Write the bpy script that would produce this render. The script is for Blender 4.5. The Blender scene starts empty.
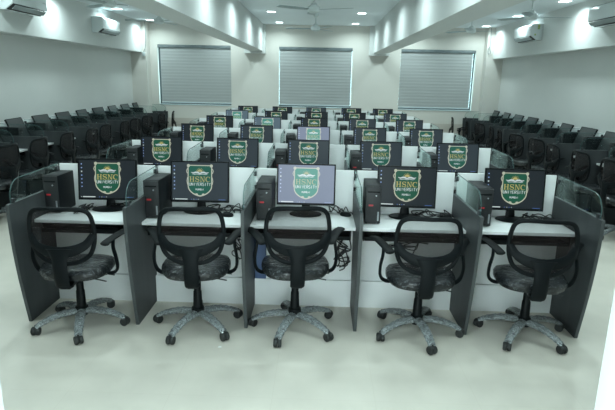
import bpy, bmesh, math, random
from mathutils import Vector, Matrix
PI = math.pi
R = math.radians
S = bpy.context.scene
C = S.collection

# ------------------------------------------------------------------ camera, world, exposure
F_PX, PITCH, YAW, ROLL = 524.4, .2371, -.0217, .021
CAM = Vector((.1121, -4.102, 1.816))
cp, sp, cy, sy = math.cos(PITCH), math.sin(PITCH), math.cos(YAW), math.sin(YAW)
fw = Vector((sy*cp, cy*cp, -sp)); rt = Vector((cy, -sy, 0)); up = rt.cross(fw)
c_, s_ = math.cos(ROLL), math.sin(ROLL)
rt2 = c_*rt + s_*up; up2 = -s_*rt + c_*up
cd = bpy.data.cameras.new('camera'); cam = bpy.data.objects.new('camera', cd); C.objects.link(cam)
cd.sensor_width = 36; cd.lens = F_PX/615*36; cd.clip_start = .05; cd.clip_end = 100
M3 = Matrix((rt2, up2, -fw)).transposed()
cam.matrix_world = Matrix.Translation(CAM) @ M3.to_4x4()
S.camera = cam
w = bpy.data.worlds.new('world'); S.world = w; w.use_nodes = True
w.node_tree.nodes['Background'].inputs[0].default_value = (.76, .94, .95, 1)
w.node_tree.nodes['Background'].inputs[1].default_value = 8.5  # raised high as added front fill coming in through the doorway
S.view_settings.view_transform = 'Standard'; S.view_settings.look = 'None'
S.view_settings.gamma = 1; S.view_settings.use_curve_mapping = False
S.view_settings.exposure = 0.12
LAMP_W = 11.0
LAMP_COL = (.77, .97, .97)

# ------------------------------------------------------------------ materials
def mat(name, col=(.5, .5, .5), rough=.6, metal=0, coat=0, spec=.5, emit=None, es=0, alpha=1):
    m = bpy.data.materials.new(name); m.use_nodes = True
    b = m.node_tree.nodes['Principled BSDF']
    b.inputs['Base Color'].default_value = (*col, 1); b.inputs['Roughness'].default_value = rough
    b.inputs['Metallic'].default_value = metal; b.inputs['Coat Weight'].default_value = coat
    b.inputs['Specular IOR Level'].default_value = spec; b.inputs['Alpha'].default_value = alpha
    if emit:
        b.inputs['Emission Color'].default_value = (*emit, 1); b.inputs['Emission Strength'].default_value = es
    return m
def noise_bump(m, scale=200, strength=.1, dist=.002, col2=None, cscale=None, detail=3, coord='Object', stretch=None, ramp=(.35, .65)):
    nt = m.node_tree; N = nt.nodes; L = nt.links; b = N['Principled BSDF']
    tc = N.new('ShaderNodeTexCoord'); out = tc.outputs[coord]
    if stretch:
        mp = N.new('ShaderNodeMapping'); mp.inputs['Scale'].default_value = stretch; L.new(out, mp.inputs[0]); out = mp.outputs[0]
    n = N.new('ShaderNodeTexNoise'); n.inputs['Scale'].default_value = scale; n.inputs['Detail'].default_value = detail
    L.new(out, n.inputs['Vector'])
    if strength:
        bp = N.new('ShaderNodeBump'); bp.inputs['Strength'].default_value = strength; bp.inputs['Distance'].default_value = dist
        L.new(n.outputs[0], bp.inputs['Height']); L.new(bp.outputs[0], b.inputs['Normal'])
    if col2:
        n2 = N.new('ShaderNodeTexNoise'); n2.inputs['Scale'].default_value = cscale or scale; n2.inputs['Detail'].default_value = detail
        L.new(out, n2.inputs['Vector'])
        r = N.new('ShaderNodeMapRange'); r.inputs[1].default_value = ramp[0]; r.inputs[2].default_value = ramp[1]
        L.new(n2.outputs[0], r.inputs[0])
        mx = N.new('ShaderNodeMix'); mx.data_type = 'RGBA'; L.new(r.outputs[0], mx.inputs[0])
        mx.inputs[6].default_value = b.inputs['Base Color'].default_value[:]; mx.inputs[7].default_value = (*col2, 1)
        L.new(mx.outputs[2], b.inputs['Base Color'])
    return m
M = {}
M['wall'] = noise_bump(mat('wall paint', (.60, .615, .60), .8), 60, .04, .003, (.58, .60, .585), 1.2)
M['cream'] = noise_bump(mat('cream wall paint', (.655, .645, .60), .8), 60, .04, .003, (.635, .625, .585), 1.2)
M['beam'] = noise_bump(mat('white beam paint', (.66, .685, .675), .8), 60, .04, .003, (.64, .67, .66), 1.2)
M['winframe'] = noise_bump(mat('window frame in recess shade tone', (.07, .085, .09), .4), 60, .02, .0005)  # dark tone puts the window recess shadow into the frame colour
M['blade'] = noise_bump(mat('fan blade enamel', (.30, .37, .39), .35), 60, .01, .0005)
M['ceiling'] = noise_bump(mat('ceiling paint', (.74, .80, .83), .85), 80, .03, .002, (.72, .78, .81), 1.5)
M['lower_wall'] = noise_bump(mat('beige lower wall', (.50, .47, .42), .7), 60, .04, .003)
M['white'] = noise_bump(mat('white laminate', (.80, .82, .82), .4), 300, .02, .0005, (.77, .79, .79), 3)
M['jamb'] = noise_bump(mat('white door lining', (.50, .52, .52), .5), 90, .02, .001)
M['grey_wood'] = noise_bump(mat('dark grey woodgrain laminate', (.032, .037, .040), .5, spec=.35), 40, .05, .0008, (.047, .053, .056), 9, stretch=(1, 1, .08), ramp=(.3, .7))
M['edge'] = noise_bump(mat('grey edge band', (.050, .057, .060), .45), 200, .02, .0005)
M['black'] = noise_bump(mat('black plastic', (.004, .0055, .0062), .48, spec=.15), 350, .06, .0006)
M['frame_black'] = noise_bump(mat('chair frame plastic', (.0035, .0055, .0068), .52, spec=.14), 300, .08, .0006)
M['bezel'] = noise_bump(mat('monitor plastic', (.0045, .006, .007), .42, spec=.16), 350, .03, .0005)
M['rubber'] = noise_bump(mat('castor rubber', (.012, .014, .014), .6), 200, .1, .001)
M['metal'] = noise_bump(mat('painted lever metal', (.05, .055, .06), .3, .6), 200, .02, .0005)
M['tower'] = noise_bump(mat('tower casing', (.0065, .0085, .010), .48, spec=.18), 300, .04, .0005)
M['tower_front'] = noise_bump(mat('tower front grille', (.013, .015, .017), .5), 500, .25, .0015)
M['red'] = noise_bump(mat('red badge', (.42, .02, .03), .4), 100, 0, .001, (.50, .02, .03), 50)
M['silver'] = noise_bump(mat('silver sticker', (.30, .32, .33), .35, .3), 100, 0, .001, (.26, .28, .3), 90)
M['ac'] = noise_bump(mat('glossy white shell', (.66, .72, .73), .22, coat=.4), 100, .01, .0005)
M['ac_dark'] = noise_bump(mat('vent grille black', (.02, .022, .024), .6), 100, .1, .001)
M['ac_slat'] = noise_bump(mat('louvre grey', (.32, .37, .38), .4), 100, .02, .0005)
M['fan'] = noise_bump(mat('fan enamel', (.62, .68, .68), .35), 100, .01, .0005)
M['cable'] = noise_bump(mat('black cable', (.01, .011, .012), .45), 200, .05, .0005)
M['cable_grey'] = noise_bump(mat('grey cable', (.22, .24, .25), .5), 200, .05, .0005)
M['blue'] = noise_bump(mat('blue card', (.075, .12, .24), .6), 60, .05, .001, (.09, .14, .27), 12)
M['alu'] = noise_bump(mat('white window frame', (.50, .56, .57), .4), 100, .02, .0005)
M['head'] = noise_bump(mat('grey head rail', (.17, .21, .22), .4), 100, .02, .0005, (.13, .16, .17), 6)
M['paper'] = noise_bump(mat('paper scrap', (.8, .82, .8), .8), 100, .05, .001)
M['sticker_y'] = noise_bump(mat('yellow sticker', (.45, .50, .12), .5), 60, 0, .001, (.12, .35, .16), 30)
M['off'] = noise_bump(mat('dark screen', (.022, .026, .028), .3, spec=.5), 400, .02, .0003)

# shrink wrap film over black upholstery and legs: crinkled, glossy, whitened creases and glints painted into the colour
def film(name, base, milky_glint, sc, rough=.16, lo=.5, hi=.72):
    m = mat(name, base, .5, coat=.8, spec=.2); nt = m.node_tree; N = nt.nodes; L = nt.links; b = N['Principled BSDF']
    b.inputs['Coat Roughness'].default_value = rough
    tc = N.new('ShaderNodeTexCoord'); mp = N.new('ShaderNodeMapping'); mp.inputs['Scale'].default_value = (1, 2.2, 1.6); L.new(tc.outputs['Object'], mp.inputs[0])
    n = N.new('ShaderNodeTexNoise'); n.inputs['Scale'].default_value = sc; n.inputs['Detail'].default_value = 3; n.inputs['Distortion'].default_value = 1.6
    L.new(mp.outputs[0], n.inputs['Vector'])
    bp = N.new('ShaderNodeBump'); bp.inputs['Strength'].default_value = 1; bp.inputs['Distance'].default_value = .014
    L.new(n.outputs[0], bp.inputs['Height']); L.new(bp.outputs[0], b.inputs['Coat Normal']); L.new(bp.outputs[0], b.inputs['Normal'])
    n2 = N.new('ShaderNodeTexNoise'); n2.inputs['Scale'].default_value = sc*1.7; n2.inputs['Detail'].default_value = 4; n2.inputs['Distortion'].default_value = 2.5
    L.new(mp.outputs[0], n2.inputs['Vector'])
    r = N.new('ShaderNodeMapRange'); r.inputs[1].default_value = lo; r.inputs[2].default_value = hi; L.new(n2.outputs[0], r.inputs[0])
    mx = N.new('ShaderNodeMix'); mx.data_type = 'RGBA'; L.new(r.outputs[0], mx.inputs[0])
    mx.inputs[6].default_value = (*base, 1); mx.inputs[7].default_value = (*milky_glint, 1); L.new(mx.outputs[2], b.inputs['Base Color'])
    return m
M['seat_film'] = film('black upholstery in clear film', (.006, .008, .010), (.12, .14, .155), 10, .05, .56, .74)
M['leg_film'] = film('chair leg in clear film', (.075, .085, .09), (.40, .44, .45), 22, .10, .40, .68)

# mesh fabric: fine weave that lets light through its holes
def mesh_fabric():
    m = mat('mesh fabric', (.022, .017, .017), .9, spec=.1); nt = m.node_tree; N = nt.nodes; L = nt.links; b = N['Principled BSDF']
    tc = N.new('ShaderNodeTexCoord'); n = N.new('ShaderNodeTexNoise'); n.inputs['Scale'].default_value = 14; L.new(tc.outputs['Object'], n.inputs['Vector'])
    r = N.new('ShaderNodeMapRange'); r.inputs[3].default_value = .44; r.inputs[4].default_value = .52; L.new(n.outputs[0], r.inputs[0])
    L.new(r.outputs[0], b.inputs['Alpha'])
    return m
M['mesh'] = mesh_fabric()

def glass(name, tint, gl=.1, alpha_t=.86):
    m = bpy.data.materials.new(name); m.use_nodes = True; nt = m.node_tree; N = nt.nodes; L = nt.links
    N.remove(N['Principled BSDF']); o = N['Material Output']
    t = N.new('ShaderNodeBsdfTransparent'); t.inputs[0].default_value = (*tint, 1)
    g = N.new('ShaderNodeBsdfGlossy'); g.inputs['Roughness'].default_value = .04; g.inputs[0].default_value = (.8, .95, .92, 1)
    lw = N.new('ShaderNodeLayerWeight'); lw.inputs[0].default_value = .5
    pw = N.new('ShaderNodeMath'); pw.operation = 'POWER'; pw.inputs[1].default_value = 4; L.new(lw.outputs['Facing'], pw.inputs[0])
    fr = N.new('ShaderNodeMath'); fr.operation = 'MULTIPLY_ADD'; fr.inputs[1].default_value = .5; fr.inputs[2].default_value = .035; L.new(pw.outputs[0], fr.inputs[0])
    d = N.new('ShaderNodeBsdfDiffuse'); d.inputs[0].default_value = (.35, .48, .46, 1)
    mx = N.new('ShaderNodeMixShader'); L.new(fr.outputs[0], mx.inputs[0]); L.new(t.outputs[0], mx.inputs[1]); L.new(g.outputs[0], mx.inputs[2])
    nz = N.new('ShaderNodeTexNoise'); nz.inputs['Scale'].default_value = 3; tc = N.new('ShaderNodeTexCoord'); L.new(tc.outputs['Object'], nz.inputs['Vector'])
    ma = N.new('ShaderNodeMath'); ma.operation = 'MULTIPLY'; ma.inputs[1].default_value = gl*2; L.new(nz.outputs[0], ma.inputs[0])
    mx2 = N.new('ShaderNodeMixShader'); L.new(ma.outputs[0], mx2.inputs[0]); L.new(mx.outputs[0], mx2.inputs[1]); L.new(d.outputs[0], mx2.inputs[2])
    L.new(mx2.outputs[0], o.inputs[0]); return m
M['glass'] = glass('partition glass', (.955, .985, .98), .005)
M['glass_edge'] = noise_bump(mat('glass edge', (.06, .12, .12), .2, coat=.3), 50, .02, .0005)
M['pane'] = glass('window glass', (.8, .9, .92), .02)

def floor_mat():
    m = mat('large matt floor tiles', (.44, .45, .40), .38); nt = m.node_tree; N = nt.nodes; L = nt.links; b = N['Principled BSDF']
    tc = N.new('ShaderNodeTexCoord'); mp = N.new('ShaderNodeMapping'); mp.inputs['Location'].default_value = (.13, .2, 0); L.new(tc.outputs['Object'], mp.inputs[0])
    br = N.new('ShaderNodeTexBrick'); br.offset = 0; br.inputs['Scale'].default_value = 1
    br.inputs['Brick Width'].default_value = .6; br.inputs['Row Height'].default_value = .6
    br.inputs['Mortar Size'].default_value = .0025; br.inputs['Mortar Smooth'].default_value = .2; br.inputs['Bias'].default_value = 0
    br.inputs['Color1'].default_value = (.60, .57, .505, 1); br.inputs['Color2'].default_value = (.61, .58, .515, 1); br.inputs['Mortar'].default_value = (.585, .55, .485, 1)
    L.new(mp.outputs[0], br.inputs['Vector'])
    n = N.new('ShaderNodeTexNoise'); n.inputs['Scale'].default_value = 2.2; n.inputs['Detail'].default_value = 6; L.new(mp.outputs[0], n.inputs['Vector'])
    r = N.new('ShaderNodeMapRange'); r.inputs[1].default_value = .3; r.inputs[2].default_value = .7; r.inputs[3].default_value = .90; r.inputs[4].default_value = 1.06; L.new(n.outputs[0], r.inputs[0])
    mx = N.new('ShaderNodeVectorMath'); mx.operation = 'SCALE'; L.new(br.outputs[0], mx.inputs[0]); L.new(r.outputs[0], mx.inputs['Scale'])
    L.new(mx.outputs[0], b.inputs['Base Color'])
    r2 = N.new('ShaderNodeMapRange'); r2.inputs[3].default_value = .32; r2.inputs[4].default_value = .5; L.new(n.outputs[0], r2.inputs[0]); L.new(r2.outputs[0], b.inputs['Roughness'])
    return m
M['floor'] = floor_mat()

def blind_mat():
    m = mat('zebra blind fabric', (.36, .42, .44), .8); nt = m.node_tree; N = nt.nodes; L = nt.links; b = N['Principled BSDF']
    tc = N.new('ShaderNodeTexCoord'); wv = N.new('ShaderNodeTexWave'); wv.bands_direction = 'Z'; wv.inputs['Scale'].default_value = 8
    wv.inputs['Distortion'].default_value = .25; wv.inputs['Detail'].default_value = 1; L.new(tc.outputs['Object'], wv.inputs['Vector'])
    mx = N.new('ShaderNodeMix'); mx.data_type = 'RGBA'; L.new(wv.outputs['Fac'], mx.inputs[0])
    mx.inputs[6].default_value = (.395, .42, .42, 1); mx.inputs[7].default_value = (.405, .43, .43, 1); L.new(mx.outputs[2], b.inputs['Base Color'])
    bp = N.new('ShaderNodeBump'); bp.inputs['Distance'].default_value = .004; bp.inputs['Strength'].default_value = .03; L.new(wv.outputs['Fac'], bp.inputs['Height']); L.new(bp.outputs[0], b.inputs['Normal'])
    return m
M['blind'] = blind_mat()

def emit(name, col, st, var=.06):
    m = mat(name, (.005, .005, .006), .3, emit=col, es=st, spec=.15); nt = m.node_tree; N = nt.nodes; L = nt.links; b = N['Principled BSDF']
    tc = N.new('ShaderNodeTexCoord'); n = N.new('ShaderNodeTexNoise'); n.inputs['Scale'].default_value = 5; L.new(tc.outputs['Object'], n.inputs['Vector'])
    r = N.new('ShaderNodeMapRange'); r.inputs[3].default_value = st*(1-var); r.inputs[4].default_value = st*(1+var); L.new(n.outputs[0], r.inputs[0])
    L.new(r.outputs[0], b.inputs['Emission Strength']); return m
M['lamp'] = emit('lit diffuser', (.86, 1, 1), 6)
SCR = {  # screen wallpaper, crest green, cream, gold, white, blue icon
 'dark': [(.013, .019, .0225), (.010, .078, .045), (.40, .43, .33), (.38, .34, .12), (.50, .58, .58), (.08, .18, .50)],
 'slate': [(.029, .042, .050), (.016, .095, .068), (.42, .46, .38), (.34, .33, .15), (.48, .58, .58), (.12, .22, .52)],
 'pale': [(.20, .245, .33), (.11, .32, .27), (.52, .56, .50), (.40, .46, .32), (.66, .76, .78), (.35, .45, .75)],
 'haze': [(.085, .13, .16), (.06, .24, .20), (.46, .52, .46), (.36, .42, .26), (.55, .68, .68), (.25, .35, .6)],
}
for k, cols in list(SCR.items()):
    SCR[k] = [emit('screen %s %s' % (k, n), c, 1.0) for n, c in zip(('wallpaper', 'green', 'cream', 'gold', 'white', 'blue'), cols)]

# ------------------------------------------------------------------ mesh helpers
class MB:
    def __init__(s): s.v = []; s.f = []; s.mi = []
    def add(s, vs, fs, mi=0):
        o = len(s.v); s.v += [tuple(v) for v in vs]; s.f += [tuple(i+o for i in f) for f in fs]; s.mi += [mi]*len(fs); return s
    def box(s, x0, x1, y0, y1, z0, z1, mi=0):
        vs = [(x, y, z) for x in (x0, x1) for y in (y0, y1) for z in (z0, z1)]
        return s.add(vs, [(0, 1, 3, 2), (4, 6, 7, 5), (0, 4, 5, 1), (2, 3, 7, 6), (0, 2, 6, 4), (1, 5, 7, 3)], mi)
    def obox(s, c, ax, hs, mi=0):    # oriented box: centre, three axes, half sizes
        c = Vector(c); a = [Vector(v).normalized()*h for v, h in zip(ax, hs)]
        vs = [c+i*a[0]+j*a[1]+k*a[2] for i in (-1, 1) for j in (-1, 1) for k in (-1, 1)]
        return s.add(vs, [(0, 1, 3, 2), (4, 6, 7, 5), (0, 4, 5, 1), (2, 3, 7, 6), (0, 2, 6, 4), (1, 5, 7, 3)], mi)
    def rings(s, rings, mi=0, caps=True, closed=False):
        n = len(rings[0]); o = []; fs = []
        for r in rings: o += r
        m = len(rings)
        for i in range(m if closed else m-1):
            for j in range(n):
                a = i*n+j; b = i*n+(j+1) % n; i2 = (i+1) % m
                fs.append((a, b, i2*n+(j+1) % n, i2*n+j))
        if caps and not closed: fs += [tuple(range(n-1, -1, -1)), tuple((m-1)*n+j for j in range(n))]
        return s.add(o, fs, mi)
    def lathe(s, prof, n=20, c=(0, 0, 0), axis='z', mi=0):
        rs = []
        for r, h in prof:
            ring = []
            for j in range(n):
                a = 2*PI*j/n; p = (r*math.cos(a), r*math.sin(a), h)
                if axis == 'x': p = (p[2], p[0], p[1])
                if axis == 'y': p = (p[1], p[2], p[0])
                ring.append((p[0]+c[0], p[1]+c[1], p[2]+c[2]))
            rs.append(ring)
        return s.rings(rs, mi)
    def tube(s, pts, rad, n=8, closed=False, mi=0, flat=None, upv=(0, 0, 1)):
        P = [Vector(p) for p in pts]; m = len(P); rs = []; prev = None
        for i, p in enumerate(P):
            if closed: t = P[(i+1) % m]-P[i-1]
            else: t = P[min(i+1, m-1)]-P[max(i-1, 0)]
            t.normalize(); u = Vector(upv) if flat else (prev or Vector(upv))
            u = u-u.dot(t)*t
            if u.length < 1e-3: u = Vector((1, 0, 0))-Vector((1, 0, 0)).dot(t)*t
            u.normalize(); prev = u; v = t.cross(u)
            r = rad[i] if isinstance(rad, (list, tuple)) else rad
            ru, rv = (r, r) if not flat else (flat[i] if isinstance(flat, list) else flat)
            rs.append([tuple(p+u*ru*math.cos(2*PI*j/n)+v*rv*math.sin(2*PI*j/n)) for j in range(n)])
        return s.rings(rs, mi, closed=closed)
    def prism(s, poly, h0, h1, f, mi=0):   # f(u, v, h) -> xyz
        n = len(poly); vs = [f(u, v, h0) for u, v in poly]+[f(u, v, h1) for u, v in poly]
        fs = [tuple(range(n-1, -1, -1)), tuple(range(n, 2*n))]+[(i, (i+1) % n, n+(i+1) % n, n+i) for i in range(n)]
        return s.add(vs, fs, mi)
    def build(s, name, mats, parent=None, smooth=False, bevel=0, seg=2, loc=None, subd=0):
        me = bpy.data.meshes.new(name); me.from_pydata(s.v, [], s.f)
        for m in (mats if isinstance(mats, (list, tuple)) else [mats]): me.materials.append(m)
        me.polygons.foreach_set('material_index', s.mi)
        bm = bmesh.new(); bm.from_mesh(me); bmesh.ops.recalc_face_normals(bm, faces=bm.faces)
        if bevel:
            ed = [e for e in bm.edges if len(e.link_faces) == 2 and e.calc_face_angle(0) > R(40)]
            bmesh.ops.bevel(bm, geom=ed, offset=bevel, segments=seg, affect='EDGES', profile=.5, clamp_overlap=True)
        bm.to_mesh(me); bm.free()
        if smooth or bevel:
            for p in me.polygons: p.use_smooth = True
            try: me.set_sharp_from_angle(angle=R(42))
            except Exception: pass
        o = bpy.data.objects.new(name, me); C.objects.link(o)
        if parent: o.parent = parent
        if loc: o.location = loc
        if subd:
            md = o.modifiers.new('s', 'SUBSURF'); md.levels = subd; md.render_levels = subd
        return o
def bez(p, n=8, closed=False):   # Catmull-Rom
    P = [Vector(q) for q in p]; out = []; m = len(P)
    rng = range(m) if closed else range(m-1)
    for i in rng:
        if closed: a, b, c, d = P[i-1], P[i], P[(i+1) % m], P[(i+2) % m]
        else: a, b, c, d = P[max(i-1, 0)], P[i], P[i+1], P[min(i+2, m-1)]
        for k in range(n):
            t = k/n
            out.append(.5*((2*b)+(c-a)*t+(2*a-5*b+4*c-d)*t*t+(3*b-3*c+d-a)*t**3))
    if not closed: out.append(P[-1])
    return out
def thing(name, label, cat, loc=(0, 0, 0), rz=0, group=None):
    o = bpy.data.objects.new(name, None); C.objects.link(o); o.location = loc; o.rotation_euler = (0, 0, rz); o.empty_display_size = .05
    return tag(o, label, cat, group)
def tag(o, label, cat, group=None):
    o['label'] = label; o['category'] = cat
    if group: o['group'] = group
    return o
def struct(o): o['kind'] = 'structure'; return o
KIDS = {}
def kids(o):
    if o.name not in KIDS: KIDS[o.name] = list(o.children)
    return KIDS[o.name]
def copy_tree(o, parent=None):
    c = o.copy(); C.objects.link(c); c.parent = parent
    for ch in kids(o): copy_tree(ch, c)
    return c
class Proto:   # the first use places the prototype itself, later uses copy it
    def __init__(s, root): s.root = root; s.used = False
    def put(s, label, loc, rz=0, group=None, cat=None):
        o = copy_tree(s.root) if s.used else s.root
        s.used = True; o.location = loc; o.rotation_euler = (0, 0, rz); o['label'] = label
        if group: o['group'] = group
        return o

# ------------------------------------------------------------------ the room
XL, XR = -4.57, 4.45          # recessed side walls
BL, BR = -4.287, 4.212        # bulkhead faces
YB, YF, ZC, ZB = 9.36, -3.2, 3.076, 2.355
B = lambda *a: MB().box(*a)
struct(B(XL-.2, XR+.2, -6.0, YB+.3, -.12, 0).build('floor', M['floor']))
struct(B(XL-.2, XR+.2, -6.0, YB+.3, ZC, ZC+.12).build('ceiling', M['ceiling']))
struct(B(XL-.2, XL, YF, YB, 0, ZC).build('wall_left', M['wall']))
struct(B(XR, XR+.2, YF, YB, 0, ZC).build('wall_right', M['wall']))
struct(B(XL, BL, YF, 9.09, ZB, ZC).build('trim_1', M['beam']))     # bulkheads
struct(B(BR, XR, YF, 9.09, ZB, ZC).build('trim_2', M['beam']))
struct(B(XL, -4.18, 9.09, YB, 0, ZC).build('trim_3', M['cream']))   # corner columns
struct(B(4.055, XR, 9.09, YB, 0, ZC).build('trim_4', M['cream']))
BZ = 2.441
struct(B(-1.685, -1.344, YF, 9.22, BZ, ZC).build('trim_5', M['beam']))   # ceiling beams
struct(B(1.356, 1.695, YF, 9.22, BZ, ZC).build('trim_6', M['beam']))
struct(B(-1.81, -1.29, 9.22, YB, BZ-.055, ZC).build('trim_7', M['beam']))
struct(B(1.25, 1.75, 9.22, YB, BZ-.055, ZC).build('trim_8', M['beam']))
# back wall with three openings
WX = [(-3.99, -2.16), (-.963, .859), (2.045, 3.872)]; WZ0, WZ1 = 1.108, 2.561
bw = MB(); xs = [XL-.2]+[x for p in WX for x in p]+[XR+.2]
for i in range(0, 8, 2): bw.box(xs[i], xs[i+1], YB, YB+.2, 0, ZC)
for a, b in WX: bw.box(a, b, YB, YB+.2, 0, WZ0); bw.box(a, b, YB, YB+.2, WZ1, ZC)
struct(bw.build('wall_back', M['cream']))
struct(B(-4.18, 4.055, YB-.018, YB, 0, .77).build('trim_9', M['lower_wall'], bevel=.004))  # low board, darker beige than the wall above
for i, (a, b) in enumerate(WX):
    wf = MB(); y0, y1 = YB+.09, YB+.14; sl, sr = ((.042, .01), (.008, .008), (.008, .03))[i]
    for q in ((a, a+sl, WZ0, WZ1), (b-sr, b, WZ0, WZ1), (a+sl, b-sr, WZ0, WZ0+.045), (a+sl, b-sr, WZ1-.045, WZ1), ((a+b)/2-.02, (a+b)/2+.02, WZ0+.045, WZ1-.045)):
        wf.box(q[0], q[1], y0, y1, q[2], q[3])
    f = struct(wf.build('window_%d' % (i+1), M['winframe'], bevel=.001))
    B(a+sl, b-sr, YB+.112, YB+.118, WZ0+.045, WZ1-.045).build('window_pane', M['pane'], f)
    st = B(a, b, YB-.012, YB+.09, WZ0-.02, WZ0+.004).build('window_sill', M['alu'], f, bevel=.003)
    lab = ['grey roller blind pulled down over the left window', 'grey roller blind pulled down over the middle window', 'grey roller blind pulled down over the right window'][i]
    t = thing('roller_blind', lab, 'blind', ((a+b)/2, YB+.04, WZ1), 0, 'roller blinds over the back windows')
    hw = (b-a)/2
    gl, gr = ((.06, .006), (.017, .017), (.006, .06))[i]
    MB().box(-hw+.004, hw-.004, -.035, .03, -.075, -.004).build('head_rail', M['head'], t, bevel=.006)
    n = 60; bl = MB(); vs = []; fs = []
    for k in range(n+1):
        z = -.06-(WZ1-WZ0-.115)*k/n; yy = -.002*math.sin(k*1.9)
        vs += [(-hw+gl, yy-.004, z), (hw-gr, yy-.004, z), (-hw+gl, yy, z), (hw-gr, yy, z)]
    for k in range(n):
        o = 4*k; fs += [(o, o+1, o+5, o+4), (o+2, o+6, o+7, o+3), (o, o+4, o+6, o+2), (o+1, o+3, o+7, o+5)]
    bl.add(vs, fs).build('blind_fabric', M['blind'], t)
    MB().tube([(-hw+gl, -.004, -(WZ1-WZ0)+.047), (hw-gr, -.004, -(WZ1-WZ0)+.047)], .014, 10).build('bottom_rail', M['alu'], t, smooth=True)
# door opening the picture is taken through
fwm = MB()
fwm.box(XL-.2, -.62, YF-.15, YF, 0, ZC).box(.77, XR+.2, YF-.15, YF, 0, ZC).box(-.62, .77, YF-.15, YF, 2.3, ZC)
struct(fwm.build('wall_front', M['wall']))
dj = MB().box(-.62, -.50, YF-.17, YF+.0, 0, 2.3).box(.65, .77, YF-.17, YF+.0, 0, 2.3).box(-.5, .65, YF-.17, YF+.0, 2.2, 2.3)
struct(dj.build('door_1', M['jamb'], bevel=.004))

# ------------------------------------------------------------------ downlights
dl = thing('downlight', '', 'ceiling light')
MB().prism([(-.09, -.09), (.09, -.09), (.09, .09), (-.09, .09)], -.008, 0, lambda u, v, h: (u, v, h)).build('light_frame', M['alu'], dl, bevel=.003)
B(-.075, .075, -.075, .075, -.012, -.0085).build('light_diffuser', M['lamp'], dl)
ld = bpy.data.lights.new('downlight_lamp', 'AREA'); ld.shape = 'SQUARE'; ld.size = .15; ld.energy = LAMP_W; ld.color = LAMP_COL; ld.spread = R(155)
lo = bpy.data.objects.new('light_source', ld); C.objects.link(lo); lo.parent = dl; lo.location = (0, 0, -.02)
DLP = Proto(dl)
YS = [8.76, 6.74, 4.72, 2.69, .66, -1.37]; YN = ['nearest the windows', 'second from the windows', 'third from the windows', 'fourth from the windows', 'fifth from the windows', 'nearest the door']
COLS = [(-3.95, 'beside the left air conditioners'), (-2.23, 'in the left bay by the ceiling beam'), (-.91, 'left side of the middle bay'), (.86, 'right side of the middle bay'), (2.23, 'in the right bay by the ceiling beam'), (3.88, 'beside the right air conditioners')]
for x, xn in COLS:
    for y, yn in zip(YS, YN):
        DLP.put('small square ceiling downlight %s, %s' % (xn, yn), (x, y, ZC), 0, 'square ceiling downlights')

for x, xn in ((-.25, 'left'), (.45, 'right')):  # two added fill lamps behind the camera, brightening the front chairs
    DLP.put('added square fill lamp out of view behind the doorway, %s one' % xn, (x, -4.6, ZC), 0, 'square ceiling downlights')
# ------------------------------------------------------------------ ceiling fans
def make_fan():
    t = thing('ceiling_fan', '', 'fan')
    MB().lathe([(.012, 0), (.055, -.005), (.05, -.05), (.014, -.07), (.012, -.075)], 18).build('canopy', M['fan'], t, smooth=True)
    MB().lathe([(.011, -.07), (.011, -.24)], 10).build('down_rod', M['fan'], t, smooth=True)
    MB().lathe([(.015, -.19), (.04, -.20), (.05, -.235), (.085, -.25), (.095, -.275), (.09, -.315), (.055, -.335), (.015, -.34)], 24).build('motor_housing', M['fan'], t, smooth=True)
    for k in range(3):
        a = 2*PI*k/3; bl = MB(); rs = []
        for r, hw in ((.10, .025), (.17, .03), (.2, .055), (.35, .068), (.55, .066), (.60, .05)):
            ring = []
            for (u, dz) in ((-hw, .0), (hw, .012)):
                ring.append((r, u, -.30+dz-.006*(u > 0)*0))
            for (u, dz) in ((hw, .017), (-hw, .005)):
                ring.append((r, u, -.30+dz))
            rs.append([(p[0]*math.cos(a)-p[1]*math.sin(a), p[0]*math.sin(a)+p[1]*math.cos(a), p[2]) for p in ring])
        bl.rings(rs); bl.build('fan_blade', M['blade'], t, bevel=.002)
    return t
FAN = Proto(make_fan())
for x, y, rz, lab in [(-.03, 3.96, R(-25), 'pale ceiling fan in the middle bay, the one nearer the door'), (-.04, 6.96, R(-62), 'pale ceiling fan in the middle bay close to the middle window'),
        (-2.94, 3.75, R(20), 'pale ceiling fan in the left bay, the one nearer the door'), (-2.94, 6.1, R(75), 'pale ceiling fan in the left bay close to the left window'),
        (3.25, 4.35, R(2), 'pale ceiling fan in the right bay, the one nearer the door'), (3.02, 6.8, R(8), 'pale ceiling fan in the right bay close to the right window')]:
    FAN.put(lab, (x, y, ZC), rz, 'ceiling fans')

# ------------------------------------------------------------------ air conditioners (front faces +x, back on x=0)
def make_ac():
    t = thing('air_conditioner', '', 'air conditioner')
    prof = [(0, .0), (.0, .29), (.17, .29), (.205, .27), (.215, .22), (.213, .082), (.10, 0)]
    f = lambda u, v, h: (u, h, v)
    MB().prism(prof, -.46, .46, f).build('housing', M['ac'], t, bevel=.006)
    vt = MB(); vt.prism([(.11, .004), (.208, .075), (.200, .084), (.102, .012)], -.43, .43, lambda u, v, h: (u+.006, h, v-.004))
    v = vt.build('air_outlet', M['ac_dark'], t)
    lv = MB(); lv.prism([(.168, .012), (.222, .062), (.225, .058), (.171, .008)], -.41, .41, f)
    for k in range(9): lv.box(.15, .178, -.37+k*.092, -.355+k*.092, .018, .040)
    lv.build('louvre', M['ac_slat'], t)
    st = MB(); st.box(.06, .10, .4595, .4615, .19, .27).box(.12, .15, .4595, .4615, .08, .11)
    st.build('energy_sticker', M['sticker_y'], t)
    MB().box(.2105, .2165, .34, .42, .175, .19).build('display_window', M['ac_slat'], t)
    return t
AC = Proto(make_ac())
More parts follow.
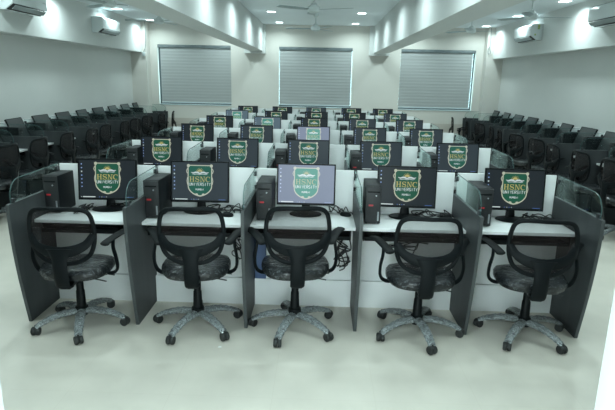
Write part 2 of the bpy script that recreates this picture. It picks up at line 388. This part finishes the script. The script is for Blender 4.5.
AC.put('white split air conditioner on the left bulkhead, nearer the door', (BL+.003, 3.74, 2.64), 0, 'wall air conditioners')
AC.put('white split air conditioner on the left bulkhead, nearer the windows', (BL+.003, 6.72, 2.585), 0, 'wall air conditioners')
AC.put('white split air conditioner on the right bulkhead, nearer the windows', (BR-.003, 6.74, 2.60), PI, 'wall air conditioners')
AC.put('white split air conditioner on the right bulkhead, nearer the door', (BR-.003, 3.68, 2.63), PI, 'wall air conditioners')
AC.root['label'] = 'white split air conditioner on the left bulkhead, nearer the door'
# hanging wires on the corner columns
t = thing('hanging_wire', 'thin cable with small box hanging on the left back column', 'cable', (-4.24, 9.07, 2.28))
MB().tube(bez([(.06, 0, .78), (.075, -.01, .62), (.07, -.005, .4), (.05, -.005, .2), (0, 0, .08)]), .007, 6).build('wire', M['cable_grey'], t, smooth=True)
MB().box(-.035, .035, -.015, .015, -.02, .08).build('junction_box', M['alu'], t, bevel=.005)
t = thing('hanging_wire', 'thin looped cable hanging on the right back column', 'cable', (4.10, 9.07, 2.5))
MB().tube(bez([(0, 0, .56), (.005, 0, .3), (0, -.005, .1), (.03, -.01, .0), (-.02, -.01, -.03), (-.03, 0, .08), (.0, 0, .14)]), .007, 6).build('wire', M['cable_grey'], t, smooth=True)

# ------------------------------------------------------------------ desk partition (local: y=0 at screen plane, user side is -y)
def make_partition():
    t = thing('desk_partition', '', 'partition')
    front = [(.10, 0), (-.535, 0)]
    for k in range(1, 11):
        u = k/10; front.append((-.535-.125*math.sin(u*PI/2), .927*u))
    front += [(.10, .927)]
    f = lambda u, v, h: (h, u, v)
    MB().prism(front, -.0125, .0125, f).build('side_board', M['grey_wood'], t, bevel=.0015, seg=1)
    ed = MB(); ep = front[1:12]   # pale edge band along the curved front and the top
    for i in range(len(ep)-1):
        a, b = ep[i], ep[i+1]
        ed.add([(-.0115, a[0]-.0015, a[1]), (.0115, a[0]-.0015, a[1]), (.0115, b[0]-.0015, b[1]), (-.0115, b[0]-.0015, b[1]),
                (-.0115, a[0]+.0015, a[1]), (.0115, a[0]+.0015, a[1]), (.0115, b[0]+.0015, b[1]), (-.0115, b[0]+.0015, b[1])],
               [(0, 1, 2, 3), (4, 5, 6, 7), (0, 4, 7, 3), (1, 5, 6, 2), (0, 1, 5, 4), (2, 3, 7, 6)])
    ed.box(-.0115, .0115, -.655, .10, .9265, .929)
    ed.build('edge_band', M['edge'], t)
    gp = [(.075, .929), (-.615, .929)]
    for k in range(0, 9):
        a = k/8*PI/2; gp.append((-.615+.12*(1-math.cos(a)), .975+.115*math.sin(a)))
    gp += [(.075, 1.10)]
    g = MB().prism(gp, -.004, .004, f).build('glass_pane', M['glass'], t)
    gm = MB(); ring = gp[1:]
    gm.tube([(0, u, v) for u, v in ring], .003, 6); gm.build('glass_edge', M['glass_edge'], g)
    for y, z in ((.055, 1.06), (-.59, .94)):
        MB().box(-.012, .012, y-.014, y+.014, z-.018, z+.018).build('glass_clip', M['metal'], t, bevel=.003)
    return t
PART = Proto(make_partition())

# ------------------------------------------------------------------ desk bay (fits between two partitions)
def make_desk():
    t = thing('computer_desk', '', 'desk'); h = .3915
    MB().box(-h, h, -.37, .078, .725, .75).build('worktop', M['white'], t, bevel=.002)
    MB().box(-h, h, .08, .10, 0, 1.10).build('back_panel', M['white'], t, bevel=.002)
    MB().box(-h, h, -.08, -.062, 0, .724).build('modesty_panel', M['white'], t, bevel=.001)
    MB().box(-h, h, -.112, -.081, 0, .225).build('cable_duct', M['white'], t, bevel=.002)
    k = MB().box(-.35, .35, -.345, -.115, .645, .66).box(-.36, -.352, -.34, -.115, .64, .72).box(.352, .36, -.34, -.115, .64, .72)
    k.box(-.35, .35, -.35, -.345, .645, .675)
    k.build('keyboard_tray', M['black'], t, bevel=.001)
    return t
DESK = Proto(make_desk())

# ------------------------------------------------------------------ monitor with crest
def arcstroke(mb, pts, wd, z, mi):
    P = [Vector((p[0], p[1])) for p in pts]; n = len(P); vs = []
    for i, p in enumerate(P):
        t = P[min(i+1, n-1)]-P[max(i-1, 0)]; t.normalize(); q = Vector((-t.y, t.x)); ww = (wd[i] if isinstance(wd, list) else wd)/2
        vs += [(p.x+q.x*ww, -z, p.y+q.y*ww), (p.x-q.x*ww, -z, p.y-q.y*ww)]
    mb.add(vs, [(2*i, 2*i+1, 2*i+3, 2*i+2) for i in range(n-1)], mi)
def poly(mb, pts, z, mi): mb.add([(x, -z, y) for x, y in pts], [tuple(range(len(pts)))], mi)
def rect(mb, x0, x1, y0, y1, z, mi): poly(mb, [(x0, y0), (x1, y0), (x1, y1), (x0, y1)], z, mi)
def serif_word(mb, x0, x1, y0, y1, z, mi):   # H S N C
    W = (x1-x0); lw = W*.235; gap = (W-4*lw)/3; H = y1-y0; th = lw*.2; tn = lw*.1
    def serifs(cx, y): rect(mb, cx-th*1.05, cx+th*1.05, y-tn*.45, y+tn*.45, z, mi)
    a = x0
    for cx in (a+th, a+lw-th): rect(mb, cx-th/2, cx+th/2, y0, y1, z, mi); serifs(cx, y0+tn*.4); serifs(cx, y1-tn*.4)
    rect(mb, a+th, a+lw-th, (y0+y1)/2-tn/2, (y0+y1)/2+tn/2, z, mi)
    a = x0+lw+gap; pts = []; ws = []
    for k in range(25):
        u = k/24; ang = R(40)+u*R(410) if u < .5 else None
        if u < .5:
            th2 = R(30)+u*2*R(240); r = lw*.32; pts.append((a+lw/2+r*math.cos(th2)*1.05, y1-H*.26+H*.23*math.sin(th2)))
        else:
            th2 = R(90)-(u-.5)*2*R(240); r = lw*.34; pts.append((a+lw/2+r*math.cos(th2)*1.05, y0+H*.26+H*.23*math.sin(th2)))
        ws.append(th*(.55+.6*math.exp(-((u-.5)/.18)**2)))
    arcstroke(mb, pts, ws, z, mi)
    rect(mb, a+lw*.80, a+lw*.88, y1-H*.34, y1, z, mi); rect(mb, a+lw*.10, a+lw*.18, y0, y0+H*.34, z, mi)
    a = x0+2*(lw+gap)
    for cx in (a+th*.8, a+lw-th*.8): rect(mb, cx-tn/2, cx+tn/2, y0, y1, z, mi)
    serifs(a+th*.8, y0+tn*.4); serifs(a+lw-th*.8, y1-tn*.4); rect(mb, a, a+th*1.2, y1-tn, y1, z, mi)
    poly(mb, [(a+th*.5, y1), (a+th*1.5, y1), (a+lw-th*.6, y0), (a+lw-th*1.5, y0)], z, mi)
    a = x0+3*(lw+gap); pts = []; ws = []
    for k in range(19):
        th2 = R(48)+k/18*R(264); pts.append((a+lw*.55+lw*.45*math.cos(th2), (y0+y1)/2+H*.46*math.sin(th2))); ws.append(th*(.45+.6*max(0, -math.cos(th2))))
    arcstroke(mb, pts, ws, z, mi); rect(mb, a+lw*.84, a+lw*.92, y1-H*.36, y1-H*.02, z, mi)
GL = {  # stroke letters on a 4 x 6 grid
 'U': [[(0, 6), (0, 1.5), (.8, .2), (3.2, .2), (4, 1.5), (4, 6)]], 'N': [[(0, 0), (0, 6)], [(0, 6), (4, 0)], [(4, 0), (4, 6)]],
 'I': [[(2, 0), (2, 6)]], 'V': [[(0, 6), (2, 0), (4, 6)]], 'E': [[(3.6, 6), (0, 6), (0, 0), (3.6, 0)], [(0, 3.1), (3, 3.1)]],
 'R': [[(0, 0), (0, 6), (3, 6), (4, 5.2), (4, 4), (3, 3.1), (0, 3.1)], [(2, 3.1), (4, 0)]],
 'S': [[(4, 5.2), (3, 6), (1, 6), (0, 5.2), (0, 4), (1, 3.2), (3, 2.9), (4, 2), (4, .9), (3, 0), (1, 0), (0, .9)]],
 'T': [[(0, 6), (4, 6)], [(2, 6), (2, 0)]], 'Y': [[(0, 6), (2, 3), (4, 6)], [(2, 3), (2, 0)]], 'M': [[(0, 0), (0, 6)], [(0, 6), (2, 2.5), (4, 6)], [(4, 6), (4, 0)]],
 'B': [[(0, 0), (0, 6), (3, 6), (3.7, 5.3), (3.7, 3.9), (3, 3.1), (0, 3.1)], [(3, 3.1), (4, 2.3), (4, .8), (3.2, 0), (0, 0)]], 'A': [[(0, 0), (2, 6), (4, 0)], [(.8, 2), (3.2, 2)]]}
def stroke_word(mb, word, x0, x1, y0, y1, z, mi, wd):
    adv = (x1-x0)/(len(word)*1.42-.42); sx = adv/4; sy = (y1-y0)/6
    for i, ch in enumerate(word):
        ox = x0+i*adv*1.42
        for st in GL[ch]:
            arcstroke(mb, [(ox+p[0]*sx, y0+p[1]*sy) for p in st], wd, z, mi)
def shield(w, top, side, tip, n=8):
    p = [(-w, top), (w, top), (w, side)]
    for k in range(1, n+1):
        u = k/n; p.append((w*math.cos(u*PI/2)*(1-.10*u)+0*u, side+(tip-side)*math.sin(u*PI/2*.9)/math.sin(PI/2*.9)))
    q = [(-x, y) for x, y in p[2:-1]][::-1]
    return p[:-1]+[(0, tip)]+q
def make_monitor(var):
    t = thing('monitor', '', 'monitor')
    tilt = 7 if var != 'off' else 22
    rot = Matrix.Rotation(R(-tilt), 4, 'X'); hz = .165
    pivot = Vector((0, .0, .827-.75+hz))
    hd = MB(); hd.box(-.233, .233, .0, .022, -hz, hz); hd.box(-.15, .15, .022, .048, -.11, .10)
    fr = hd.build('housing', M['bezel'], t, bevel=.005); LOC = pivot.copy(); ROT = (R(-tilt), 0, 0); fr.location = LOC; fr.rotation_euler = ROT
    fb = MB(); e = .011
    fb.box(-.233, .233, -.004, -.0002, hz-e, hz).box(-.233, .233, -.004, -.0002, -hz, -hz+.017).box(-.233, -.233+e, -.004, -.0002, -hz+.017, hz-e).box(.233-e, .233, -.004, -.0002, -hz+.017, hz-e)
    o = fb.build('bezel', M['bezel'], t); o.location = LOC; o.rotation_euler = ROT
    sm = M['off'] if var == 'off' else SCR[var][0]
    sc = MB().box(-.222, .222, -.0015, -.0002, -hz+.017, hz-e).build('screen', sm, t); sc.location = LOC; sc.rotation_euler = ROT
    if var != 'off':
        G, CR, GO, WH, BU = 0, 1, 2, 3, 4
        cr = MB(); z = .0022
        poly(cr, shield(.094, .128, -.045, -.125), z, CR)
        poly(cr, shield(.087, .121, -.043, -.115), z+.0004, G)
        for sx in (-1, 1):
            pts = [(sx*(.094+.012*math.cos(a)-.006), .122+.013*math.sin(a)) for a in [k/10*2*PI for k in range(10)]]
            poly(cr, pts if sx > 0 else pts[::-1], z+.0006, CR)
            arcstroke(cr, [(sx*.095, .10), (sx*.103, .08), (sx*.096, .06)], .006, z+.0002, CR)
            arcstroke(cr, [(sx*.094, .03), (sx*.100, .0), (sx*.094, -.03)], .005, z+.0002, CR)
            pts = [(sx*.026+.012*math.cos(a), -.108+.009*math.sin(a)) for a in [k/10*2*PI for k in range(10)]]
            poly(cr, pts, z+.0006, CR)
            # open book page
            arcstroke(cr, [(0, .060), (sx*.014, .068), (sx*.03, .070), (sx*.05, .064), (sx*.068, .070)], [.008, .012, .013, .010, .003], z+.0010, WH)
            arcstroke(cr, [(0, .052), (sx*.02, .056), (sx*.045, .053), (sx*.06, .057)], [.004, .004, .004, .002], z+.0010, WH)
        pts = [(.020*math.cos(a), .074+.020*math.sin(a)) for a in [k/12*PI for k in range(13)]]
        poly(cr, pts, z+.0008, GO)
        for k in range(7):
            a = R(20+k*140/6); arcstroke(cr, [(.023*math.cos(a), .074+.023*math.sin(a)), (.031*math.cos(a), .074+.031*math.sin(a))], .003, z+.0008, GO)
        serif_word(cr, -.080, .080, -.006, .036, z+.0010, GO)
        stroke_word(cr, 'UNIVERSITY', -.082, .082, -.037, -.014, z+.0010, WH, .0036)
        stroke_word(cr, 'MUMBAI', -.032, .032, -.074, -.060, z+.0010, WH, .0028)
        cr.v = [(x*1.04, yy, zz+.006) for x, yy, zz in cr.v]
        o = cr.build('crest', [SCR[var][i] for i in (1, 2, 3, 4, 5)], sc)
        ic = MB()
        for k in range(7):
            y = .122-k*.030; rect(ic, -.209, -.199, y-.005, y+.005, z, (0, 0, 1, 0, 0, 0, 0)[k]); rect(ic, -.2065, -.2015, y-.0025, y+.0025, z+.0004, 1)
        rect(ic, -.200, -.100, -.1445, -.1370, z, 1); rect(ic, -.214, -.208, -.144, -.138, z, 1)
        for k in range(4): rect(ic, -.07+k*.018, -.064+k*.018, -.1435, -.1385, z, k % 2)
        rect(ic, .15, .205, -.143, -.140, z, 0)
        ic.build('desktop_icons', [SCR[var][5], SCR[var][4]], sc)
    nk = MB(); nk.tube([(0, .035, .012), (0, .04, .08), (0, .036, .14)], 1, 10, flat=[(.012, .04), (.010, .032), (.012, .03)], upv=(0, 1, 0))
    nk.build('stand_neck', M['bezel'], t, smooth=True)
    prof = [(.0, 0), (.115, 0), (.130, .004), (.127, .009), (.06, .014), (.0, .016)]
    bs = MB(); bs.lathe([(max(r, .001), h) for r, h in prof], 28)
    bs.v = [(x, y*.78-.02, zz) for x, y, zz in bs.v]
    bs.build('stand_base', M['bezel'], t, smooth=True)
    return t
MON = {k: Proto(make_monitor(k)) for k in ('dark', 'slate', 'pale', 'haze', 'off')}

# ------------------------------------------------------------------ tower computer (origin: desk top, centre)
def make_tower(badge=True):
    t = thing('tower_computer', '', 'computer')
    MB().box(-.058, .058, -.155, .16, .006, .295).build('casing', M['tower'], t, bevel=.003)
    fp = MB(); fp.box(-.057, .057, -.166, -.1555, .01, .291)
    for k in range(9): fp.box(-.045, .02, -.1675, -.1655, .035+k*.011, .040+k*.011)
    f = fp.build('front_panel', M['tower_front'], t, bevel=.002)
    if badge: MB().box(-.034, .000, -.1685, -.1662, .142, .154).build('red_badge', M['red'], f)
    MB().box(.034, .046, -.1685, -.1662, .03, .10).build('silver_label', M['silver'], f)
    MB().box(-.045, .045, -.1685, -.1662, .245, .256).build('disc_drive', M['black'], f, bevel=.001)
    MB().lathe([(.006, 0), (.006, .003)], 12, (0.02, -.1662-.003, .222), 'y').build('power_button', M['silver'], f)
    for sx in (-1, 1):
        MB().box(sx*.045-.008, sx*.045+.008, -.14, .14, 0, .0065).build('foot', M['rubber'], t)
    return t
TOW = Proto(make_tower()); TOW2 = Proto(make_tower(False))

# ------------------------------------------------------------------ office chair (origin: floor under the gas lift, user faces +y)
def make_chair():
    t = thing('office_chair', '', 'chair')
    for k in range(5):
        a = R(-90+72*k)
        pts = [(0.03, 0, .115), (.12, 0, .118), (.2, 0, .105), (.27, 0, .082), (.315, 0, .058)]
        fl = [(.026, .032), (.024, .034), (.021, .032), (.018, .029), (.015, .025)]
        g = MB(); P = bez(pts, 4); n = len(P); ff = []
        for i in range(n):
            u = i/(n-1)*(len(fl)-1); j = min(int(u), len(fl)-2); w_ = u-j; cr = 1+.10*math.sin(i*2.7+k)
            ff.append((cr*(fl[j][0]*(1-w_)+fl[j+1][0]*w_), cr*(fl[j][1]*(1-w_)+fl[j+1][1]*w_)))
        ca, sa = math.cos(a), math.sin(a)
        g.tube([(p.x*ca, p.x*sa, p.z) for p in P], 1, 10, flat=ff)
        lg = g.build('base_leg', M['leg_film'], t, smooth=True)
        cx, cyy = .315*ca, .315*sa; q = R(37*k+20)
        cs = MB()
        for s2 in (-1, 1):
            off = Vector((math.cos(q), math.sin(q), 0))*s2*.0145
            ring = []
            for (rr, hh) in ((.012, -.013), (.027, -.013), (.031, -.007), (.031, .007), (.027, .013), (.012, .013)):
                ring.append([tuple(Vector((cx, cyy, .032))+off+Vector((math.cos(q), math.sin(q), 0))*hh+Vector((-math.sin(q), math.cos(q), 0))*rr*math.cos(b)+Vector((0, 0, 1))*rr*math.sin(b)) for b in [j*2*PI/14 for j in range(14)]])
            cs.rings(ring)
        cs.tube([(cx, cyy, .03), (cx, cyy, .075)], .009, 8)
        cs.build('caster', M['rubber'], t, smooth=True)
    MB().lathe([(.045, .085), (.05, .10), (.045, .145), (.034, .15), (.030, .27), (.026, .275), (.026, .34), (.016, .345), (.016, .40)], 20).build('gas_lift', M['black'], t, smooth=True)
    mc = MB(); mc.box(-.08, .08, -.10, .10, .385, .42); mc.box(-.035, .035, -.24, -.09, .375, .40)
    mc.build('tilt_mechanism', M['black'], t, bevel=.006)
    lv = MB(); lv.tube([(.05, .02, .40), (.19, .02, .395), (.25, .02, .385)], .006, 8); lv.tube([(.05, -.05, .395), (.18, -.06, .375), (.22, -.07, .37)], .005, 8)
    lv.build('lever', M['metal'], t, smooth=True)
    # seat cushion: superellipse rings
    st = MB(); rs = []
    for sc, z in ((.72, .415), (.93, .420), (1.0, .445), (1.0, .472), (.95, .490), (.80, .500), (.45, .500), (.1, .498)):
        ring = []
        for j in range(36):
            a = 2*PI*j/36; ca, sa = math.cos(a), math.sin(a)
            x = .245*sc*math.copysign(abs(ca)**.72, ca); y = .225*sc*math.copysign(abs(sa)**.72, sa)
            zz = z-.035*max(0, (y-.10)/.12)**2*.6
            x *= 1-.05*(y < 0)*abs(y)/.22
            ring.append((x, y, zz))
        rs.append(ring)
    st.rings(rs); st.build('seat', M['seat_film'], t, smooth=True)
    # backrest ring
    def yb(x, z): return -.225-.02*math.sin((z-.55)/.45*PI)-.03*(z-.6)/.4+.10*(x/.22)**2*.55
    half = [(0, .945), (.08, .945), (.150, .937), (.190, .908), (.208, .85), (.214, .775), (.204, .69), (.172, .615), (.10, .568), (0, .555)]
    loop = half+[(-x, z) for x, z in half[1:-1]][::-1]
    L3 = bez([(x, yb(x, z), z) for x, z in loop], 4, True)
    bf = MB(); bf.tube(L3, 1, 10, closed=True, flat=(.012, .0155), upv=(0, 1, 0))
    fr = bf.build('backrest_frame', M['frame_black'], t, smooth=True)
    ctr = Vector((0, 0, 0)); nn = len(L3); mm = MB(); vs = []; rings_ = 6
    for i in range(rings_+1):
        s2 = 1-i/rings_
        for p in L3:
            x = p.x*s2; z = .78+(p.z-.78)*s2; vs.append((x, yb(x, z), z))
    fs = [(i*nn+j, i*nn+(j+1) % nn, (i+1)*nn+(j+1) % nn, (i+1)*nn+j) for i in range(rings_) for j in range(nn)]
    mm.add(vs, fs).build('backrest_mesh', M['mesh'], t, smooth=True)
    # Y shaped lumbar yoke and spine
    yk = MB()
    for sx in (-1, 1):
        P = bez([(sx*.206, yb(.2, .74)-.004, .765), (sx*.170, yb(.165, .71)-.018, .705), (sx*.11, yb(.1, .67)-.030, .672), (sx*.03, yb(0, .66)-.035, .655), (0, yb(0, .66)-.035, .650)], 4)
        n = len(P); yk.tube(P, 1, 10, flat=[(.010, .020+.028*(i/(n-1))**.8) for i in range(n)], upv=(0, 1, 0))
    sp_ = bez([(0, yb(0, .68)-.032, .68), (0, -.285, .62), (0, -.290, .54), (0, -.280, .46), (0, -.255, .40), (0, -.20, .385)], 4)
    n = len(sp_); yk.tube(sp_, 1, 12, flat=[(.014, .046+.045*max(0, 1-i/(n*.28))**1.6+.004*math.sin(i/n*PI)) for i in range(n)], upv=(0, 1, 0))
    yk.build('back_support', M['frame_black'], t, smooth=True)
    for sx in (-1, 1):
        P = bez([(sx*.16, .0, .405), (sx*.245, .0, .41), (sx*.285, -.01, .45), (sx*.292, -.045, .54), (sx*.280, -.055, .62), (sx*.275, -.03, .675)], 4)
        am = MB(); am.tube(P, 1, 10, flat=(.011, .022), upv=(sx, 0, 0.01))
        a_ = am.build('armrest', M['frame_black'], t, smooth=True)
        pd = MB(); Q = bez([(sx*.232, -.105, .655), (sx*.250, -.06, .672), (sx*.305, .05, .700), (sx*.345, .115, .706)], 4)
        pd.tube(Q, 1, 10, flat=[(.009, .024)]+[(.013, .036)]*(len(Q)-2)+[(.009, .024)]); pd.build('arm_pad', M['black'], a_, smooth=True)
    return t
CHAIR = Proto(make_chair())

# ------------------------------------------------------------------ main block: six rows of five
PX, RY = .81, 1.680
ROWN = ['front row', 'second row', 'third row', 'fourth row', 'fifth row', 'back row']
COLN = ['leftmost', 'second from left', 'middle', 'second from right', 'rightmost']
OFF = [[.032, -.032, .009, -.003, .036], [-.034, .007, -.016, -.024, .007], [-.022, .014, .014, .001, -.015], [-.021, .001, 0, .02, .02], [.015, .01, .02, -.016, .003], [.01, .011, -.002, .013, -.06]]
VAR = [['dark', 'slate', 'pale', 'dark', 'dark'], ['dark', 'slate', 'slate', 'slate', 'slate'], ['dark', 'slate', 'pale', 'slate', 'slate'],
       ['dark', 'haze', 'dark', 'slate', 'slate'], ['haze', 'dark', 'dark', 'dark', 'slate'], ['dark', 'dark', 'slate', 'dark', 'dark']]
VD = {'dark': 'with near-black screen', 'slate': 'with dark grey screen', 'pale': 'with pale washed-out screen', 'haze': 'with hazy blue-grey screen'}
TOWX = [-.342, -.342, -.30, -.285, -.262]
TOWY = [.04, -.04, -.03, -.04, -.03]
rnd = random.Random(4)
GN = ['at the left end of the %s', 'between first and second desks of the %s', 'between second and middle desks of the %s', 'between middle and fourth desks of the %s', 'between fourth and fifth desks of the %s', 'at the right end of the %s']
for n in range(6):
    y = n*RY; rn = ROWN[n]
    for k in range(6):
        PART.put('grey wood partition topped with glass, '+GN[k] % rn, ((k-2.5)*PX, y, 0), 0, 'glass topped partitions of the middle block')
    for k in range(5):
        x = (k-2)*PX; cn = COLN[k]
        DESK.put('white computer desk bay, %s in the %s of the middle block' % (cn, rn), (x, y, 0), 0, 'white desks of the middle block')
        v = VAR[n][k]
        MON[v].put('black monitor %s, %s in the %s' % (VD[v], cn, rn), (x+OFF[n][k], y, .7505), R(rnd.uniform(-3, 3)) if n else [R(3), R(1), 0, R(-3), R(-3)][k], 'monitors showing the green crest')
        tx = TOWX[k] if n == 0 else -.31+rnd.uniform(-.012, .012)
        ty = TOWY[k]-.12 if n == 0 else -.10+rnd.uniform(-.02, .02)
        TOW.put('black tower computer left of the %s monitor in the %s' % (cn, rn), (x+tx, y+max(ty, -.20)+.06, .7505), R(rnd.uniform(-1.5, 1.5)), 'tower computers of the middle block')
# front chairs: base centre, turn of the star (whole chair), seat turn handled by the same rotation
CH = [(-1.619, -.553, 3, 19, 0), (-.761, -.524, 6, -24, .018), (-.045, -.505, 6, -19, .036), (.856, -.524, -1, 10, -.008), (1.646, -.506, -8, -39, -.008)]
for k, (x, y, d, star, lift) in enumerate(CH):
    ch_ = CHAIR.put('black mesh office chair in plastic wrap, %s of the five front chairs' % COLN[k], (x, y, 0), R(d), 'mesh office chairs wrapped in clear plastic')
    for p in (kids(ch_) if k == 0 else [o for o in C.objects if o.parent == ch_]):   # the star base swivels under the seat
        if p.name.startswith(('base_leg', 'caster')): p.rotation_euler = (0, 0, R(star-d))
        else: p.location = (0, 0, lift if not p.name.startswith('gas_lift') else lift*.5)
CHAIR.put('black office chair behind the front row, its top edge showing at the right', (1.58, 1.10, 0), R(0), 'mesh office chairs wrapped in clear plastic')

# ------------------------------------------------------------------ side blocks along the walls
ORD = ['nearest the door', 'second from the door', 'third from the door', 'fourth from the door', 'fifth from the door', 'sixth from the door', 'fourth from the windows', 'third from the windows', 'second from the windows', 'nearest the windows']
for side, sx, XP, rz in (('left', -1, -4.45, PI/2), ('right', 1, 4.33, -PI/2)):
    y0 = 1.795-(.06 if sx > 0 else .0); nst = 10; SP = .755
    for k in range(nst+1):
        PART.put('dark partition with curved glass by the %s wall, %s' % (side, ('on the door side of the desk '+ORD[k]) if k < nst else 'at the window end'), (XP, y0+SP*k, 0), rz, 'glass topped partitions along the %s wall' % side)
    for k in range(nst):
        yy = y0+SP*(k+.5); od = ORD[k]
        dk = DESK.put('white computer desk along the %s wall, %s' % (side, od), (XP, yy, 0), rz, 'white desks along the %s wall' % side); dk.scale = (.728/.783, 1, 1)
        MON['off'].put('dark monitor tilted back along the %s wall, %s' % (side, od), (XP-.03*sx, yy+.02*(-sx), .7505), rz+R(rnd.uniform(-4, 4)), 'dark monitors along the %s wall' % side)
        tx = -.295
        lx, ly = tx, -.08
        wx = XP+(-ly if sx < 0 else ly); wy = yy+(lx if sx < 0 else -lx)
        TOW2.put('black tower computer on the desk along the %s wall, %s' % (side, od), (wx, wy, .7505), rz, 'tower computers along the %s wall' % side)
        d = .565+rnd.uniform(-.035, .05); ang = R(rnd.uniform(-14, 14))
        if k == nst-1: d, ang = (.66, R(14)) if sx < 0 else (.76, R(-14))
        CHAIR.put('black mesh office chair facing the %s wall, %s' % (side, od), (XP-sx*d, yy+rnd.uniform(-.04, .04), 0), rz+ang, 'mesh office chairs along the %s wall' % side)

# ------------------------------------------------------------------ small things on and under the front desks
def make_mouse():
    t = thing('computer_mouse', '', 'mouse'); m = MB(); rs = []
    for sc, z in ((.9, 0), (1, .008), (.95, .018), (.75, .028), (.4, .033), (.05, .034)):
        rs.append([(.030*sc*math.cos(a), .05*sc*math.sin(a)-.003*z, z) for a in [j*2*PI/20 for j in range(20)]])
    m.rings(rs); m.build('mouse_shell', M['black'], t, smooth=True)
    MB().lathe([(.006, -.004), (.006, .004)], 10, (0, .022, .031), 'x').build('scroll_wheel', M['rubber'], t)
    return t
MOU = Proto(make_mouse())
for x, y, d, lab in ((-.60, -.14, 80, 'small black mouse at the right of the second desk, front row'), (.33, -.03, 60, 'small black mouse right of the pale front row monitor'),
                     (1.13, -.02, 70, 'small black mouse right of the fourth front row monitor'), (1.93, -.06, 75, 'small black mouse right of the rightmost front row monitor')):
    MOU.put(lab, (x, y, .7505), R(d), 'mice on the front row desks')
def make_keyboard():
    t = thing('keyboard', '', 'keyboard'); MB().box(-.215, .215, -.065, .065, 0, .014).build('keyboard_body', M['black'], t, bevel=.003)
    k = MB()
    for r in range(5):
        for c in range(19):
            k.box(-.205+c*.0217, -.205+c*.0217+.018, -.055+r*.022, -.055+r*.022+.018, .0141, .019)
    k.build('keys', M['tower'], t); return t
KB = Proto(make_keyboard())
for k in range(5):
    KB.put('black keyboard on the pull-out tray of the %s front desk' % COLN[k], ((k-2)*PX+.0, -.235, .6605), 0, 'keyboards on the trays under the front desks')
def wires(name, seed, x0, x1, y0, y1, z0, n, rad, m, label, wz=.07, vertical=False, cat='cable'):
    r = random.Random(seed); mb = MB()
    for i in range(n):
        pts = []
        cx, cz = r.uniform(x0, x1), r.uniform(0, 1)
        for k in range(9):
            if vertical: pts.append((r.uniform(x0, x1), r.uniform(y0, y1), z0[0]+(z0[1]-z0[0])*(1-k/8)+r.uniform(-.05, .05)))
            else: pts.append((x0+(x1-x0)*((k/8+r.uniform(-.13, .13))), r.uniform(y0, y1), z0+rad+abs(r.gauss(0, 1))*wz*.35*(k not in (0, 8))))
        mb.tube(bez(pts, 5), rad, 6)
    o = mb.build(name, m, smooth=True); return tag(o, label, cat, 'loose cables at the front desks')
wires('cable', 1, -1.80, -1.72, -.20, .05, .7505, 4, .0035, M['cable'], 'tangle of thin wires on the leftmost front desk')
wires('cable', 2, -1.60, -1.30, .0, .07, .7505, 4, .004, M['cable'], 'black cables behind the leftmost front row monitor')
wires('cable', 3, -.80, -.50, -.05, .07, .7505, 5, .004, M['cable'], 'black cables behind the second front row monitor')
wires('cable', 5, .20, .38, .0, .07, .7505, 3, .004, M['cable'], 'black cables right of the middle front row monitor')
wires('cable', 6, .85, 1.18, -.06, .07, .7505, 5, .004, M['cable'], 'black cables right of the fourth front row monitor')
wires('cable', 7, 1.72, 1.98, -.04, .07, .7505, 4, .004, M['cable'], 'black cables right of the rightmost front row monitor')
wires('cable', 8, .245, .375, -.15, -.095, (.36, .66), 5, .005, M['cable'], 'black cables hanging in loops under the middle front desk', vertical=True)
wires('cable', 9, -.56, -.47, -.15, -.095, (.40, .66), 3, .004, M['cable'], 'thin black cables hanging under the second front desk', vertical=True)
wires('cable', 10, .62, 1.0, -.15, -.095, (.50, .66), 3, .004, M['cable'], 'thin black cables hanging under the fourth front desk', vertical=True)
bx = thing('cardboard_box', 'flat blue card box standing on the white duct under the middle front desk', 'box', (-.345, -.098, .2255))
MB().box(-.045, .045, -.0135, .0135, 0, .35).build('box_body', M['blue'], bx, bevel=.003)
MB().box(-.0455, .0455, -.014, .014, .351, .357).build('box_lid', M['blue'], bx, bevel=.002)
pp = MB().prism([(-.012, -.01), (.014, -.006), (.010, .012), (-.008, .009)], .001, .0025, lambda u, v, h: (u, v, h)).build('paper_scrap', M['paper'], loc=(-.545, -.83, 0))
tag(pp, 'tiny white paper scrap on the floor before the second chair', 'paper')
